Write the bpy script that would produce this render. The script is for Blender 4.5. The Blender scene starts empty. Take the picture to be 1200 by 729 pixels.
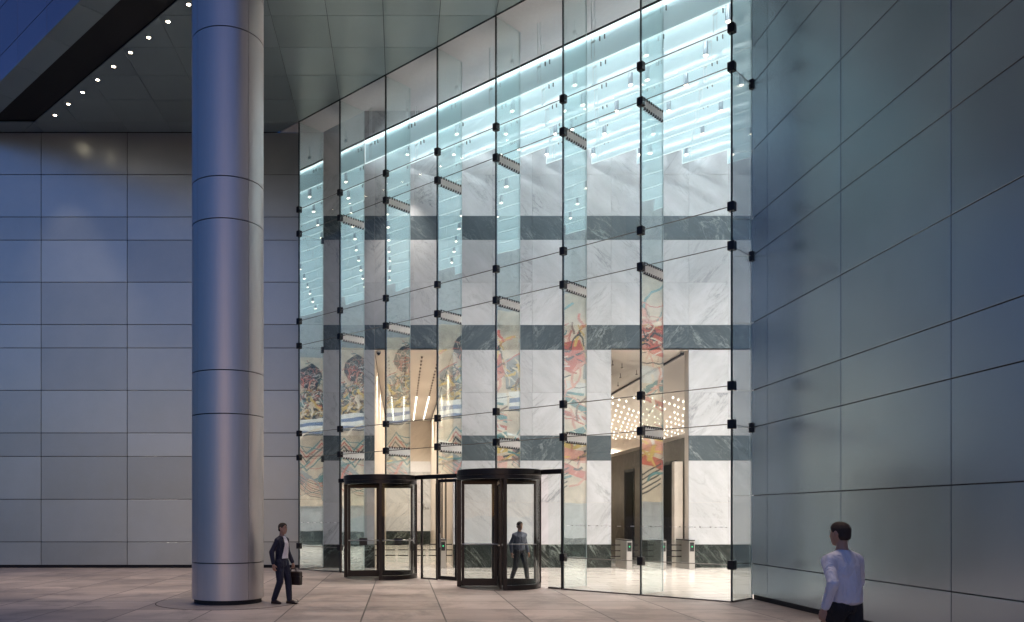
import bpy, bmesh, math, random
from mathutils import Vector, Matrix
random.seed(7)
S = bpy.context.scene
COL = S.collection
PI = math.pi
R2 = math.sqrt(0.5)

# ------------------------------------------------------------------ helpers
class MB:
    """collects shapes, links them as ONE mesh object"""
    def __init__(s): s.v = []; s.f = []
    def hull(s, bot, top):
        n = len(bot); b = len(s.v); s.v += [tuple(p) for p in bot] + [tuple(p) for p in top]
        s.f.append(tuple(b + i for i in reversed(range(n)))); s.f.append(tuple(b + n + i for i in range(n)))
        for i in range(n):
            j = (i + 1) % n
            s.f.append((b + i, b + j, b + n + j, b + n + i))
    def box(s, x0, x1, y0, y1, z0, z1):
        s.hull([(x0, y0, z0), (x1, y0, z0), (x1, y1, z0), (x0, y1, z0)], [(x0, y0, z1), (x1, y0, z1), (x1, y1, z1), (x0, y1, z1)])
        return s
    def obox(s, c, u, v, hu, hv, z0, z1):
        """box centred (x, y) = c with plan axes u, v and half sizes"""
        P = [(c[0] + a * hu * u[0] + b * hv * v[0], c[1] + a * hu * u[1] + b * hv * v[1]) for a, b in ((-1, -1), (1, -1), (1, 1), (-1, 1))]
        if u[0] * v[1] - u[1] * v[0] < 0: P.reverse()
        s.hull([(x, y, z0) for x, y in P], [(x, y, z1) for x, y in P]); return s
    def prism(s, poly, z0, z1):
        a = sum(poly[i][0] * poly[(i + 1) % len(poly)][1] - poly[(i + 1) % len(poly)][0] * poly[i][1] for i in range(len(poly)))
        if a < 0: poly = poly[::-1]
        s.hull([(x, y, z0) for x, y in poly], [(x, y, z1) for x, y in poly]); return s
    def quad(s, *p):
        b = len(s.v); s.v += [tuple(q) for q in p]; s.f.append(tuple(range(b, b + len(p)))); return s
    def tube(s, p0, p1, r0, r1=None, n=12):
        r1 = r0 if r1 is None else r1
        a, b = Vector(p0), Vector(p1); d = (b - a).normalized()
        u = d.orthogonal().normalized(); w = d.cross(u)
        A = [a + r0 * (math.cos(t) * u + math.sin(t) * w) for t in [2 * PI * i / n for i in range(n)]]
        B = [b + r1 * (math.cos(t) * u + math.sin(t) * w) for t in [2 * PI * i / n for i in range(n)]]
        s.hull(A, B); return s
    def arc(s, c, r0, r1, a0, a1, z0, z1, n=24):
        """curved slab between radii r0 < r1 and angles a0 < a1; a full turn closes on itself"""
        full = abs(a1 - a0 - 2 * PI) < 1e-6
        b = len(s.v); m = n if full else n + 1
        for i in range(m):
            t = a0 + (a1 - a0) * i / n
            for r, z in ((r0, z0), (r1, z0), (r1, z1), (r0, z1)):
                s.v.append((c[0] + r * math.cos(t), c[1] + r * math.sin(t), z))
        for i in range(n):
            p, q = b + 4 * i, b + 4 * ((i + 1) % m)
            for k in range(4):
                s.f.append((p + k, q + k, q + (k + 1) % 4, p + (k + 1) % 4)[::-1])
        if not full:
            s.f.append((b, b + 1, b + 2, b + 3)); e = b + 4 * n; s.f.append((e + 3, e + 2, e + 1, e))
        return s
    def build(s, name, m, parent=None, bevel=0.0, smooth=False, loc=None):
        me = bpy.data.meshes.new(name); me.from_pydata(s.v, [], s.f)
        bm = bmesh.new(); bm.from_mesh(me); bmesh.ops.recalc_face_normals(bm, faces=bm.faces)
        if bevel: bmesh.ops.bevel(bm, geom=list(bm.edges), offset=bevel, segments=1, affect='EDGES')
        bm.to_mesh(me); bm.free()
        if smooth:
            for p in me.polygons: p.use_smooth = True
            me.set_sharp_from_angle(angle=math.radians(35))
        me.materials.append(m)
        o = bpy.data.objects.new(name, me); COL.objects.link(o)
        if parent: o.parent = parent
        if loc: o.location = loc
        return o

def empty(name, loc=(0, 0, 0), rz=0):
    o = bpy.data.objects.new(name, None); COL.objects.link(o); o.location = loc; o.rotation_euler = (0, 0, rz); o.empty_display_size = .2
    return o
def tag(o, label=None, cat=None, group=None, kind=None):
    if label: o['label'] = label
    if cat: o['category'] = cat
    if group: o['group'] = group
    if kind: o['kind'] = kind
    return o
def copy_tree(o, parent=None):
    c = o.copy(); COL.objects.link(c); c.parent = parent
    for ch in list(o.children): copy_tree(ch, c)
    return c
ORD = ['first', 'second', 'third', 'fourth', 'fifth', 'sixth', 'seventh', 'eighth', 'ninth', 'tenth', 'eleventh', 'twelfth', 'thirteenth', 'fourteenth', 'fifteenth', 'sixteenth']

# ------------------------------------------------------------------ materials
def mat(name):
    m = bpy.data.materials.new(name); m.use_nodes = True
    nt = m.node_tree; nt.nodes.clear()
    out = nt.nodes.new('ShaderNodeOutputMaterial')
    return m, nt, out
class N:
    """tiny node helper"""
    def __init__(s, nt): s.nt = nt
    def __call__(s, typ, ins=None, **props):
        n = s.nt.nodes.new(typ)
        for k, v in props.items(): setattr(n, k, v)
        for k, v in (ins or {}).items():
            if isinstance(v, bpy.types.NodeSocket): s.nt.links.new(v, n.inputs[k])
            else: n.inputs[k].default_value = v
        return n
    def ramp(s, fac, stops):
        r = s.nt.nodes.new('ShaderNodeValToRGB'); s.nt.links.new(fac, r.inputs[0])
        el = r.color_ramp.elements
        while len(el) < len(stops): el.new(.5)
        for e, (p, c) in zip(el, stops): e.position = p; e.color = (*c, 1) if len(c) == 3 else c
        return r.outputs[0]
    def mixc(s, fac, a, b, mode='MIX'):
        m = s.nt.nodes.new('ShaderNodeMix'); m.data_type = 'RGBA'; m.blend_type = mode
        for i, v in ((0, fac), (6, a), (7, b)):
            if isinstance(v, bpy.types.NodeSocket): s.nt.links.new(v, m.inputs[i])
            else: m.inputs[i].default_value = v if i == 0 else (*v, 1)
        return m.outputs[2]
    def math(s, op, a, b=0.0):
        m = s.nt.nodes.new('ShaderNodeMath'); m.operation = op
        for i, v in ((0, a), (1, b)):
            if isinstance(v, bpy.types.NodeSocket): s.nt.links.new(v, m.inputs[i])
            else: m.inputs[i].default_value = v
        return m.outputs[0]

def metal(name, col, rough=.34, metallic=.75, var=.10, brush=(1, 1, 1), bump=.02, rvar=.12, wave=0.0):
    m, nt, out = mat(name); n = N(nt)
    geo = n('ShaderNodeNewGeometry'); tc = n('ShaderNodeTexCoord')
    mp = n('ShaderNodeMapping', {'Vector': tc.outputs['Object'], 'Scale': brush})
    ns = n('ShaderNodeTexNoise', {'Vector': mp.outputs[0], 'Scale': 26.0, 'Detail': 4.0, 'Roughness': .6})
    cloud = n('ShaderNodeTexNoise', {'Vector': tc.outputs['Object'], 'Scale': .55, 'Detail': 5.0, 'Roughness': .6})
    v = n.math('ADD', n.math('MULTIPLY', n.math('SUBTRACT', geo.outputs['Random Per Island'], .5), var),
               n.math('MULTIPLY', n.math('SUBTRACT', cloud.outputs[0], .5), var * 1.4))
    v = n.math('ADD', n.math('ADD', v, 1.0), n.math('MULTIPLY', n.math('SUBTRACT', ns.outputs[0], .5), .10))
    c = n.mixc(1.0, col, n('ShaderNodeCombineColor', {0: v, 1: v, 2: v}).outputs[0], 'MULTIPLY')
    r = n.math('ADD', n.math('MULTIPLY', n.math('SUBTRACT', cloud.outputs[0], .5), rvar), rough)
    bp = n('ShaderNodeBump', {'Height': ns.outputs[0], 'Strength': bump, 'Distance': .02})
    b = n('ShaderNodeBsdfPrincipled', {'Base Color': c, 'Roughness': r, 'Metallic': metallic})
    if bump: nt.links.new(bp.outputs[0], b.inputs['Normal'])
    elif wave:
        wv = n('ShaderNodeTexNoise', {'Vector': tc.outputs['Object'], 'Scale': .9, 'Detail': 1.0})
        nt.links.new(n('ShaderNodeBump', {'Height': wv.outputs[0], 'Strength': 1.0, 'Distance': wave}).outputs[0], b.inputs['Normal'])
    nt.links.new(b.outputs[0], out.inputs[0]); return m
def plain(name, col, rough=.5, metallic=0.0, var=.12, scale=8.0, spec=.5):
    m, nt, out = mat(name); n = N(nt)
    tc = n('ShaderNodeTexCoord')
    ns = n('ShaderNodeTexNoise', {'Vector': tc.outputs['Object'], 'Scale': scale, 'Detail': 4.0})
    v = n.math('ADD', n.math('MULTIPLY', n.math('SUBTRACT', ns.outputs[0], .5), var * 2), 1.0)
    c = n.mixc(1.0, col, n('ShaderNodeCombineColor', {0: v, 1: v, 2: v}).outputs[0], 'MULTIPLY')
    b = n('ShaderNodeBsdfPrincipled', {'Base Color': c, 'Roughness': rough, 'Metallic': metallic, 'Specular IOR Level': spec})
    nt.links.new(b.outputs[0], out.inputs[0]); return m
def emit(name, col, strength):
    m, nt, out = mat(name); n = N(nt)
    e = n('ShaderNodeEmission', {'Color': (*col, 1), 'Strength': strength})
    nt.links.new(e.outputs[0], out.inputs[0]); return m
def marble(name, base, vein, veincol2, rough=.25, vscale=.8, dens=.5, spec=.5):
    m, nt, out = mat(name); n = N(nt)
    geo = n('ShaderNodeNewGeometry'); tc = n('ShaderNodeTexCoord')
    rnd = geo.outputs['Random Per Island']
    off = n('ShaderNodeCombineXYZ', {0: n.math('MULTIPLY', rnd, 37.0), 1: n.math('MULTIPLY', rnd, 91.0), 2: n.math('MULTIPLY', rnd, 53.0)})
    p = n('ShaderNodeVectorMath', {0: tc.outputs['Object'], 1: off.outputs[0]}, operation='ADD').outputs[0]
    flip = n.math('MULTIPLY', n.math('SUBTRACT', n.math('GREATER_THAN', n.math('FRACT', n.math('MULTIPLY', rnd, 7.3)), .3), .5), 1.5)
    rotv = n('ShaderNodeCombineXYZ', {1: flip}).outputs[0]
    mp0 = n('ShaderNodeMapping', {'Vector': p, 'Rotation': rotv}).outputs[0]
    mp = n('ShaderNodeMapping', {'Vector': mp0, 'Scale': (1.0, 1.0, .30)}).outputs[0]
    w1 = n('ShaderNodeTexNoise', {'Vector': mp, 'Scale': vscale, 'Detail': 8.0, 'Roughness': .62, 'Distortion': .9})
    a1 = n.math('ABSOLUTE', n.math('SUBTRACT', w1.outputs[0], .5))
    v1 = n.ramp(a1, [(0.0, (1, 1, 1)), (.006, (.5, .5, .5)), (.022, (0, 0, 0))])
    w2 = n('ShaderNodeTexNoise', {'Vector': mp, 'Scale': vscale * 3.4, 'Detail': 9.0, 'Roughness': .68, 'Distortion': 1.3})
    a2 = n.math('ABSOLUTE', n.math('SUBTRACT', w2.outputs[0], .5))
    v2 = n.ramp(a2, [(0.0, (1, 1, 1)), (.008, (.4, .4, .4)), (.024, (0, 0, 0))])
    patch = n('ShaderNodeTexNoise', {'Vector': mp, 'Scale': vscale * 1.3, 'Detail': 3.0})
    pm = n.ramp(patch.outputs[0], [(.42, (0, 0, 0)), (.66, (1, 1, 1))])
    vv = n.math('MULTIPLY', n.math('ADD', n.math('MULTIPLY', v1, .9), n.math('MULTIPLY', v2, .65)), n.math('ADD', n.math('MULTIPLY', pm, 1.0), .12))
    vv = n.math('MINIMUM', n.math('MULTIPLY', vv, dens), 1.0)
    cl = n('ShaderNodeTexNoise', {'Vector': mp, 'Scale': vscale * 2.2, 'Detail': 7.0, 'Roughness': .65})
    g = n.ramp(cl.outputs[0], [(.3, tuple(x * .86 for x in base)), (.7, tuple(min(1, x * 1.1) for x in base))])
    tone = n.math('ADD', n.math('MULTIPLY', n.math('SUBTRACT', rnd, .5), .13), 1.0)
    g = n.mixc(1.0, g, n('ShaderNodeCombineColor', {0: tone, 1: tone, 2: tone}).outputs[0], 'MULTIPLY')
    vc = n.mixc(w2.outputs[0], vein, veincol2)
    c = n.mixc(vv, g, vc)
    b = n('ShaderNodeBsdfPrincipled', {'Base Color': c, 'Roughness': rough, 'Specular IOR Level': spec})
    nt.links.new(b.outputs[0], out.inputs[0]); return m
def glass(name, tint, f0, f1, rough=0.0):
    """thin architectural glass: clear transmission plus a Fresnel reflection"""
    m, nt, out = mat(name); n = N(nt)
    lw = n('ShaderNodeLayerWeight', {'Blend': .5})
    fac = n.math('ADD', n.math('MULTIPLY', n.math('POWER', lw.outputs['Facing'], 3.5), f1 - f0), f0)
    t = n('ShaderNodeBsdfTransparent', {'Color': (*tint, 1)})
    g = n('ShaderNodeBsdfGlossy', {'Color': (.95, 1, 1, 1), 'Roughness': rough})
    tc = n('ShaderNodeTexCoord'); wv = n('ShaderNodeTexNoise', {'Vector': tc.outputs['Object'], 'Scale': 1.1, 'Detail': 1.0})
    nt.links.new(n('ShaderNodeBump', {'Height': wv.outputs[0], 'Strength': 1.0, 'Distance': .0022}).outputs[0], g.inputs['Normal'])
    mx = n('ShaderNodeMixShader', {0: fac, 1: t.outputs[0], 2: g.outputs[0]})
    nt.links.new(mx.outputs[0], out.inputs[0]); return m

M = {}
M['clad'] = metal('aluminium_cladding', (.43, .48, .49), rough=.31, metallic=.7, bump=0.0, var=.22, wave=.004, rvar=.12)
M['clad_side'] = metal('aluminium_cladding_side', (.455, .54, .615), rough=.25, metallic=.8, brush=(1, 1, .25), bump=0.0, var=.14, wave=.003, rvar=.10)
M['column'] = metal('aluminium_column', (.61, .58, .585), rough=.40, metallic=.70, var=.05, brush=(1, 1, .05), rvar=.04, bump=0.0)
M['soffit'] = metal('aluminium_soffit', (.35, .44, .455), rough=.38, metallic=.5, var=.16, bump=0.0, wave=.004)
M['facade'] = metal('aluminium_facade', (.42, .385, .50), rough=.35, metallic=.6)
M['gap'] = plain('dark_joint', (.012, .013, .015), .7)
M['recess'] = plain('black_recess', (.010, .009, .009), .8)
M['inner_soffit'] = plain('grey_plaster', (.72, .72, .75), .55, var=.06)
M['white_ceiling'] = plain('white_ceiling', (.75, .78, .78), .6, var=.03)
M['marble'] = marble('white_marble', (.52, .53, .555), (.06, .07, .08), (.24, .25, .27), rough=.22, dens=.55)
M['dark_marble'] = marble('green_grey_marble', (.082, .102, .115), (.42, .46, .48), (.20, .23, .24), rough=.24, vscale=1.3, dens=.8, spec=.35)
M['base_marble'] = marble('black_green_marble', (.017, .022, .020), (.42, .46, .42), (.16, .2, .18), rough=.22, vscale=1.2, dens=.9, spec=.3)
M['hall_marble'] = marble('olive_marble', (.17, .155, .13), (.45, .41, .35), (.2, .18, .14), rough=.15, vscale=1.3, dens=.6)
M['cream'] = marble('cream_stone', (.62, .55, .48), (.4, .34, .3), (.5, .44, .38), rough=.28, dens=.25)
M['hall_ceiling'] = plain('cream_ceiling', (.66, .60, .54), .45, var=.04)
M['glass'] = glass('clear_glass', (.955, .985, .98), .018, .35)
M['fin_glass'] = glass('tinted_fin_glass', (.94, .98, .975), .42, .62)
M['door_glass'] = glass('door_glass', (.95, .97, .965), .008, .3)
M['edge'] = plain('dark_glass_edge', (.035, .05, .055), .25)
M['fitting'] = plain('black_fitting', (.012, .012, .016), .35, metallic=.3)
M['rod'] = plain('steel_rod', (.16, .15, .14), .35, metallic=.8)
M['bracket'] = plain('white_steel', (.86, .84, .82), .4)
M['bronze'] = metal('dark_bronze', (.032, .028, .028), rough=.32, metallic=.7, var=.05, brush=(1, 1, .1))
M['steel'] = metal('brushed_steel', (.50, .48, .46), rough=.3, metallic=.85, var=.05, brush=(.1, 1, 1))
M['black'] = plain('black_plastic', (.015, .015, .017), .35)
M['led'] = emit('green_led', (.1, 1, .4), .7)
M['white_rod'] = plain('white_rod', (.8, .84, .85), .3)
M['silver'] = plain('pendant_silver', (.34, .38, .42), .3, metallic=.5)
M['lamp_warm'] = emit('warm_lamp', (1, .82, .66), 5.0)
M['down_warm'] = emit('downlight_lamp', (1, .80, .56), 22.0)
M['strip'] = emit('cool_light_strip', (.92, .97, 1.0), 22.0)
M['front_fill'] = emit('front_fill_strip', (.90, .97, 1.0), 1.5)  # added strip that brightens the front face of the baffle glass
M['hall_lamp'] = emit('hall_lamp', (1, .86, .70), 4.5)
M['dull_lamp'] = plain('unlit_lamp', (.10, .08, .07), .5)

def baffle_mat():
    m, nt, out = mat('frosted_baffle_glass'); n = N(nt)
    d = n('ShaderNodeBsdfDiffuse', {'Color': (.84, .92, .94, 1)})
    t = n('ShaderNodeBsdfTranslucent', {'Color': (.80, .92, .95, 1)})
    c = n('ShaderNodeBsdfTransparent', {'Color': (.86, .96, .98, 1)})
    g = n('ShaderNodeBsdfGlossy', {'Roughness': .12})
    a = n('ShaderNodeMixShader', {0: .5, 1: d.outputs[0], 2: t.outputs[0]})
    b = n('ShaderNodeMixShader', {0: .07, 1: a.outputs[0], 2: c.outputs[0]})
    e = n('ShaderNodeMixShader', {0: .05, 1: b.outputs[0], 2: g.outputs[0]})
    em = n('ShaderNodeEmission', {'Color': (.70, .92, 1.0, 1), 'Strength': .075})  # even glow added to the glass on top of the strip light
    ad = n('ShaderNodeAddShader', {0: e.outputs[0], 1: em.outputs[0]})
    nt.links.new(ad.outputs[0], out.inputs[0]); return m
M['baffle'] = baffle_mat()
M['baffle_edge'] = emit('lit_glass_edge', (.86, .97, 1.0), .75)  # glow put into the edges for light carried through the glass
M['pale_edge'] = plain('pale_glass_edge', (.6, .74, .75), .3)

def paving():
    m, nt, out = mat('granite_paving'); n = N(nt)
    tc = n('ShaderNodeTexCoord')
    mp = n('ShaderNodeMapping', {'Vector': tc.outputs['Object'], 'Location': (.72, .20, 0)})
    br = n('ShaderNodeTexBrick', {'Vector': mp.outputs[0], 'Color1': (.345, .290, .272, 1), 'Color2': (.50, .425, .398, 1), 'Mortar': (.09, .078, .074, 1),
                                  'Scale': 1.0, 'Mortar Size': .016, 'Mortar Smooth': .15, 'Bias': 0.0, 'Brick Width': 1.524, 'Row Height': 1.524}, offset=0.0, squash=1.0)
    st = n('ShaderNodeMapping', {'Vector': tc.outputs['Object'], 'Scale': (.13, .62, 1)})
    s1 = n('ShaderNodeTexNoise', {'Vector': st.outputs[0], 'Scale': 1.6, 'Detail': 8.0, 'Roughness': .65})
    s2 = n('ShaderNodeTexNoise', {'Vector': tc.outputs['Object'], 'Scale': 70.0, 'Detail': 2.0})
    s3 = n('ShaderNodeTexNoise', {'Vector': tc.outputs['Object'], 'Scale': .35, 'Detail': 4.0})
    v = n.math('ADD', n.math('MULTIPLY', n.math('SUBTRACT', s1.outputs[0], .5), 1.1), n.math('MULTIPLY', n.math('SUBTRACT', s2.outputs[0], .5), .5))
    v = n.math('ADD', n.math('ADD', v, n.math('MULTIPLY', n.math('SUBTRACT', s3.outputs[0], .5), .45)), 1.0)
    c = n.mixc(1.0, br.outputs[0], n('ShaderNodeCombineColor', {0: v, 1: v, 2: v}).outputs[0], 'MULTIPLY')
    vor = n('ShaderNodeTexVoronoi', {'Vector': tc.outputs['Object'], 'Scale': 1.1, 'Randomness': 1.0})
    sp = n.ramp(vor.outputs['Distance'], [(.018, (1, 1, 1)), (.03, (0, 0, 0))])
    c = n.mixc(n.math('MULTIPLY', sp, .55), c, (.05, .045, .045))
    stn = n('ShaderNodeTexNoise', {'Vector': tc.outputs['Object'], 'Scale': .8, 'Detail': 9.0, 'Roughness': .72, 'Distortion': .6})
    c = n.mixc(n.math('MULTIPLY', n.ramp(stn.outputs[0], [(.47, (0, 0, 0)), (.68, (1, 1, 1))]), .7), c, (.13, .115, .11))
    h = n.math('ADD', n.math('MULTIPLY', br.outputs['Fac'], -1.0), n.math('MULTIPLY', s2.outputs[0], .25))
    bp = n('ShaderNodeBump', {'Height': h, 'Strength': .35, 'Distance': .006})
    r = n.math('ADD', n.math('MULTIPLY', s1.outputs[0], .3), .30)
    b = n('ShaderNodeBsdfPrincipled', {'Base Color': c, 'Roughness': r, 'Normal': bp.outputs[0], 'Specular IOR Level': .45})
    nt.links.new(b.outputs[0], out.inputs[0]); return m
M['paving'] = paving()
M['paving_ring'] = plain('granite_ring', (.33, .285, .27), .45, var=.3, scale=14)
def lobby_floor_mat():
    m, nt, out = mat('polished_lobby_stone'); n = N(nt)
    tc = n('ShaderNodeTexCoord')
    br = n('ShaderNodeTexBrick', {'Vector': tc.outputs['Object'], 'Color1': (.60, .56, .52, 1), 'Color2': (.68, .64, .60, 1), 'Mortar': (.40, .37, .34, 1),
                                  'Scale': 1.0, 'Mortar Size': .005, 'Brick Width': 1.39, 'Row Height': .7}, offset=.5)
    st = n('ShaderNodeMapping', {'Vector': tc.outputs['Object'], 'Scale': (.5, 2.6, 1)})
    s1 = n('ShaderNodeTexNoise', {'Vector': st.outputs[0], 'Scale': 2.0, 'Detail': 8.0, 'Roughness': .65})
    c = n.mixc(n.ramp(s1.outputs[0], [(.35, (0, 0, 0)), (.7, (1, 1, 1))]), br.outputs[0], (.44, .41, .38))
    b = n('ShaderNodeBsdfPrincipled', {'Base Color': c, 'Roughness': .14})
    nt.links.new(b.outputs[0], out.inputs[0]); return m
M['lobby_floor'] = lobby_floor_mat()

# ------------------------------------------------------------------ camera
H = 1.92
cd = bpy.data.cameras.new('camera'); cam = bpy.data.objects.new('camera', cd); COL.objects.link(cam)
cam.location = (0, 0, H); cam.rotation_euler = (PI / 2, 0, 0)
cd.sensor_width = 36.0; cd.lens = 970 / 1200 * 36.0
cd.shift_x = (600 - 470) / 1200; cd.shift_y = (602 - 364.5) / 1200
cd.clip_start = .1; cd.clip_end = 2000
S.camera = cam

# ------------------------------------------------------------------ main dimensions
P = 1.524                       # building module
X0, Y0 = -3.53, 28.55           # foot of the first glass mullion; the glass runs at 45 degrees
WY = 29.35                      # plane of the panelled wall and the marble wall
TOP = 15.43                     # soffit height
RX = 7.90                       # face of the side wall
D1, D2 = (R2, -R2), (R2, R2)    # along the glass, into the lobby
def G(k, off=0.0): return (X0 + P * k + off * R2, Y0 - P * k + off * R2)
FIN = 1.086
ROWS = [.81, 3.855, 4.685, 7.71, 8.56, 11.58, 12.41]

# ------------------------------------------------------------------ ground and floors
g = MB().quad((-400, -400, 0), (400, -400, 0), (400, 400, 0), (-400, 400, 0)).build('ground', M['paving']); tag(g, 'granite slab paving of the plaza in a square grid', 'paving', kind='structure')
lf = MB()
a, b = G(0), G(7)
lf.v += [(*G(0, .02), .004), (*G(7, .02), .004), (RX, 18.68, .004), (20.0, 18.68, .004), (20.0, WY, .004), (-2.77, WY, .004)]; lf.f.append((0, 1, 2, 3, 4, 5))
lf.quad((-1.4, WY, .004), (20, WY, .004), (20, 66, .004), (-1.4, 66, .004))
o = lf.build('lobby_floor', M['lobby_floor']); tag(o, 'pale polished stone floor inside the glass lobby', 'floor', kind='structure')
ring = MB().arc((-3.76, 17.99), .70, 1.50, 0, 2 * PI, .001, .005, 64).build('paving_ring', M['paving_ring']); tag(ring, 'ring of darker paving around the foot of the round column', 'paving', kind='structure')
mb = MB().arc((-3.76, 17.99), 1.50, 1.522, 0, 2 * PI, .001, .004, 64).build('ring_joint', M['gap'], ring)

# ------------------------------------------------------------------ panelled walls
def panel_wall(us, zs, put, gap=.010, thick=.03):
    """us, zs: joint positions; put(u0, u1, z0, z1, d0, d1, MB) adds one panel"""
    m = MB()
    for u0, u1 in zip(us, us[1:]):
        for z0, z1 in zip(zs, zs[1:]):
            put(u0 + gap, u1 - gap, z0 + gap, z1 - gap, 0, thick, m)
    return m
ZL = [.10, .92, 2.43, 3.95, 4.78, 6.29, 7.79, 8.62, 10.12, 11.61, 12.43, 13.93, TOP - .01]
UL = [-31.0, -27.95, -24.9, -21.85, -18.85, -15.8, -12.75, -9.70, -6.65, -3.62, -2.79]
w = empty('panelled_wall', (-12, WY, 0)); tag(w, 'long grey aluminium panel wall behind the round column', 'wall')
mb = panel_wall(UL, ZL, lambda u0, u1, z0, z1, d0, d1, m: m.box(u0 + 12, u1 + 12, -d1, d0, z0, z1))
mb.build('cladding', M['clad'], w, bevel=.003)
MB().box(-19.0, 9.21, .002, .5, 0, TOP).build('backing', M['gap'], w)

ZR = [.10, .80, 2.33, 3.86, 4.69, 6.21, 7.72, 8.555, 10.08, 11.57, 12.40, 13.92, TOP - .01]
UR = [5.0, 8.90, 11.89, 14.87, 17.86, 18.66]
w = empty('panelled_side_wall', (RX, 12, 0)); tag(w, 'tall blue grey aluminium panel wall beside the glass facade, behind the white shirted person', 'wall')
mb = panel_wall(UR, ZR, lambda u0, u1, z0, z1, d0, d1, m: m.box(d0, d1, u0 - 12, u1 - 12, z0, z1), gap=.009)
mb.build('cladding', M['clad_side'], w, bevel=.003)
MB().box(.032, 13.0, -7.0, 6.62, 0, TOP).build('backing', M['gap'], w)

# ------------------------------------------------------------------ soffit
def clip(poly, a, b, c):
    """keep a*x + b*y >= c"""
    out = []
    for i in range(len(poly)):
        p, q = poly[i], poly[(i + 1) % len(poly)]
        dp, dq = a * p[0] + b * p[1] - c, a * q[0] + b * q[1] - c
        if dp >= 0: out.append(p)
        if dp * dq < 0:
            t = dp / (dp - dq); out.append((p[0] + t * (q[0] - p[0]), p[1] + t * (q[1] - p[1])))
    return out
C_GLASS, C_SLOT1, C_SLOT0, C_FAC = X0 + Y0, 15.9, 14.4, 13.35
GX = [-2.007 + P * k for k in range(-20, 8)]; GY = [28.55 - P * j for j in range(-1, 18)][::-1]
mb = MB(); gp = .007
for x0, x1 in zip(GX, GX[1:]):
    for y0, y1 in zip(GY, GY[1:]):
        y1 = min(y1, WY - .04)
        pl = [(x0 + gp, y0 + gp), (x1 - gp, y0 + gp), (x1 - gp, y1 - gp), (x0 + gp, y1 - gp)]
        pl = clip(pl, -1, -1, -C_GLASS + .05)
        if x1 > RX: pl = clip(pl, -1, 0, -RX + .02) if pl else pl
        # slot between C_SLOT0 and C_SLOT1, squared off at Y = 28.52
        if not pl: continue
        for part in (clip(pl, 1, 1, C_SLOT1 + .01), ):
            if len(part) > 2: mb.prism(part, TOP, TOP + .03)
        if y1 > 28.55:
            low = clip(clip(pl, 0, 1, 28.53), -1, -1, -C_SLOT1 + .01) if len(pl) > 2 else []
            if len(low) > 2: low = clip(low, 1, 1, C_SLOT0 + .01)
            if len(low) > 2: mb.prism(low, TOP, TOP + .03)
sf = empty('soffit', (0, 24, TOP)); tag(sf, 'grey metal panel soffit overhanging the plaza above the round column', 'soffit')
for i, q in enumerate(mb.v): mb.v[i] = (q[0], q[1] - 24, q[2] - TOP)
mb.build('ceiling_panels', M['soffit'], sf, bevel=.002)
# edge beam between slot and facade, cut across every 3 m
mb = MB()
for i in range(-14, 14):
    s0, s1 = i * 2.155 + .012, (i + 1) * 2.155 - .012
    # axis along D1 from the point where the line meets X = 0
    pl = [(s0 * R2 * 1 + (C_SLOT0 - .01) / 2, -s0 * R2 + (C_SLOT0 - .01) / 2), (s1 * R2 + (C_SLOT0 - .01) / 2, -s1 * R2 + (C_SLOT0 - .01) / 2),
          (s1 * R2 + (C_FAC) / 2, -s1 * R2 + (C_FAC) / 2), (s0 * R2 + (C_FAC) / 2, -s0 * R2 + (C_FAC) / 2)]
    pl = clip(pl, 0, -1, -WY + .04)
    if len(pl) > 2: pl = clip(pl, -1, 0, -RX + .02)
    if len(pl) > 2: mb.prism([(x, y - 24) for x, y in pl], 0, .04)
mb.build('edge_beam', M['soffit'], sf, bevel=.002)
# slot walls and lid
mb = MB()
L = lambda c, y: (c - y, y)
for c in (C_SLOT0, C_SLOT1):
    p, q = L(c, 28.52), L(c, 28.52 - 22)
    mb.quad((p[0], p[1] - 24, .031), (q[0], q[1] - 24, .031), (q[0], q[1] - 24, 1.2), (p[0], p[1] - 24, 1.2))
p, q = L(C_SLOT0, 28.52), L(C_SLOT1, 28.52)
mb.quad((p[0], p[1] - 24, .031), (q[0], q[1] - 24, .031), (q[0], q[1] - 24, 1.2), (p[0], p[1] - 24, 1.2))
mb.build('slot', M['recess'], sf)
# lid that keeps daylight out of everything above the soffit
mb = MB()
pl = clip([(-31, -8), (RX + 13, -8), (RX + 13, WY + .5), (-31, WY + .5)], 1, 1, C_FAC + .1)
for sub, z in ((clip(pl, 1, 1, C_SLOT1 + .002), .034), (clip(pl, -1, -1, -C_SLOT0 + .002), .044), (pl, 1.3)):
    if z == .034: sub = clip(sub, -1, -1, -C_GLASS)
    mb.quad(*[(x, y - 24, z) for x, y in sub])
mb.build('backing', M['gap'], sf)

# upper facade above the edge beam
fa = empty('upper_facade', (0, C_FAC, TOP)); tag(fa, 'blue dusk lit metal facade rising above the soffit edge', 'facade')
mb = MB()
def facbox(s0, s1, z0, z1, d0, d1, m):
    c = ((s0 + s1) / 2 * R2, -(s0 + s1) / 2 * R2)
    m.obox((c[0] + (d0 + d1) / 2 * R2, c[1] + (d0 + d1) / 2 * R2), D1, D2, (s1 - s0) / 2, (d1 - d0) / 2, z0, z1)
SS = [-40 + 2.155 * i for i in range(38)]; ZF = [.0, .80, 2.30, 3.83, 4.66, 6.2, 7.7, 8.5, 10]
for s0, s1 in zip(SS, SS[1:]):
    for z0, z1 in zip(ZF, ZF[1:]):
        facbox(s0 + .01, s1 - .01, z0 + .01, z1 - .01, .002, .03, mb)
mb.build('cladding', M['facade'], fa, bevel=.003)
mb = MB(); facbox(-40, 40, .05, 10, .031, 6.0, mb); mb.build('backing', M['gap'], fa)

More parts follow.
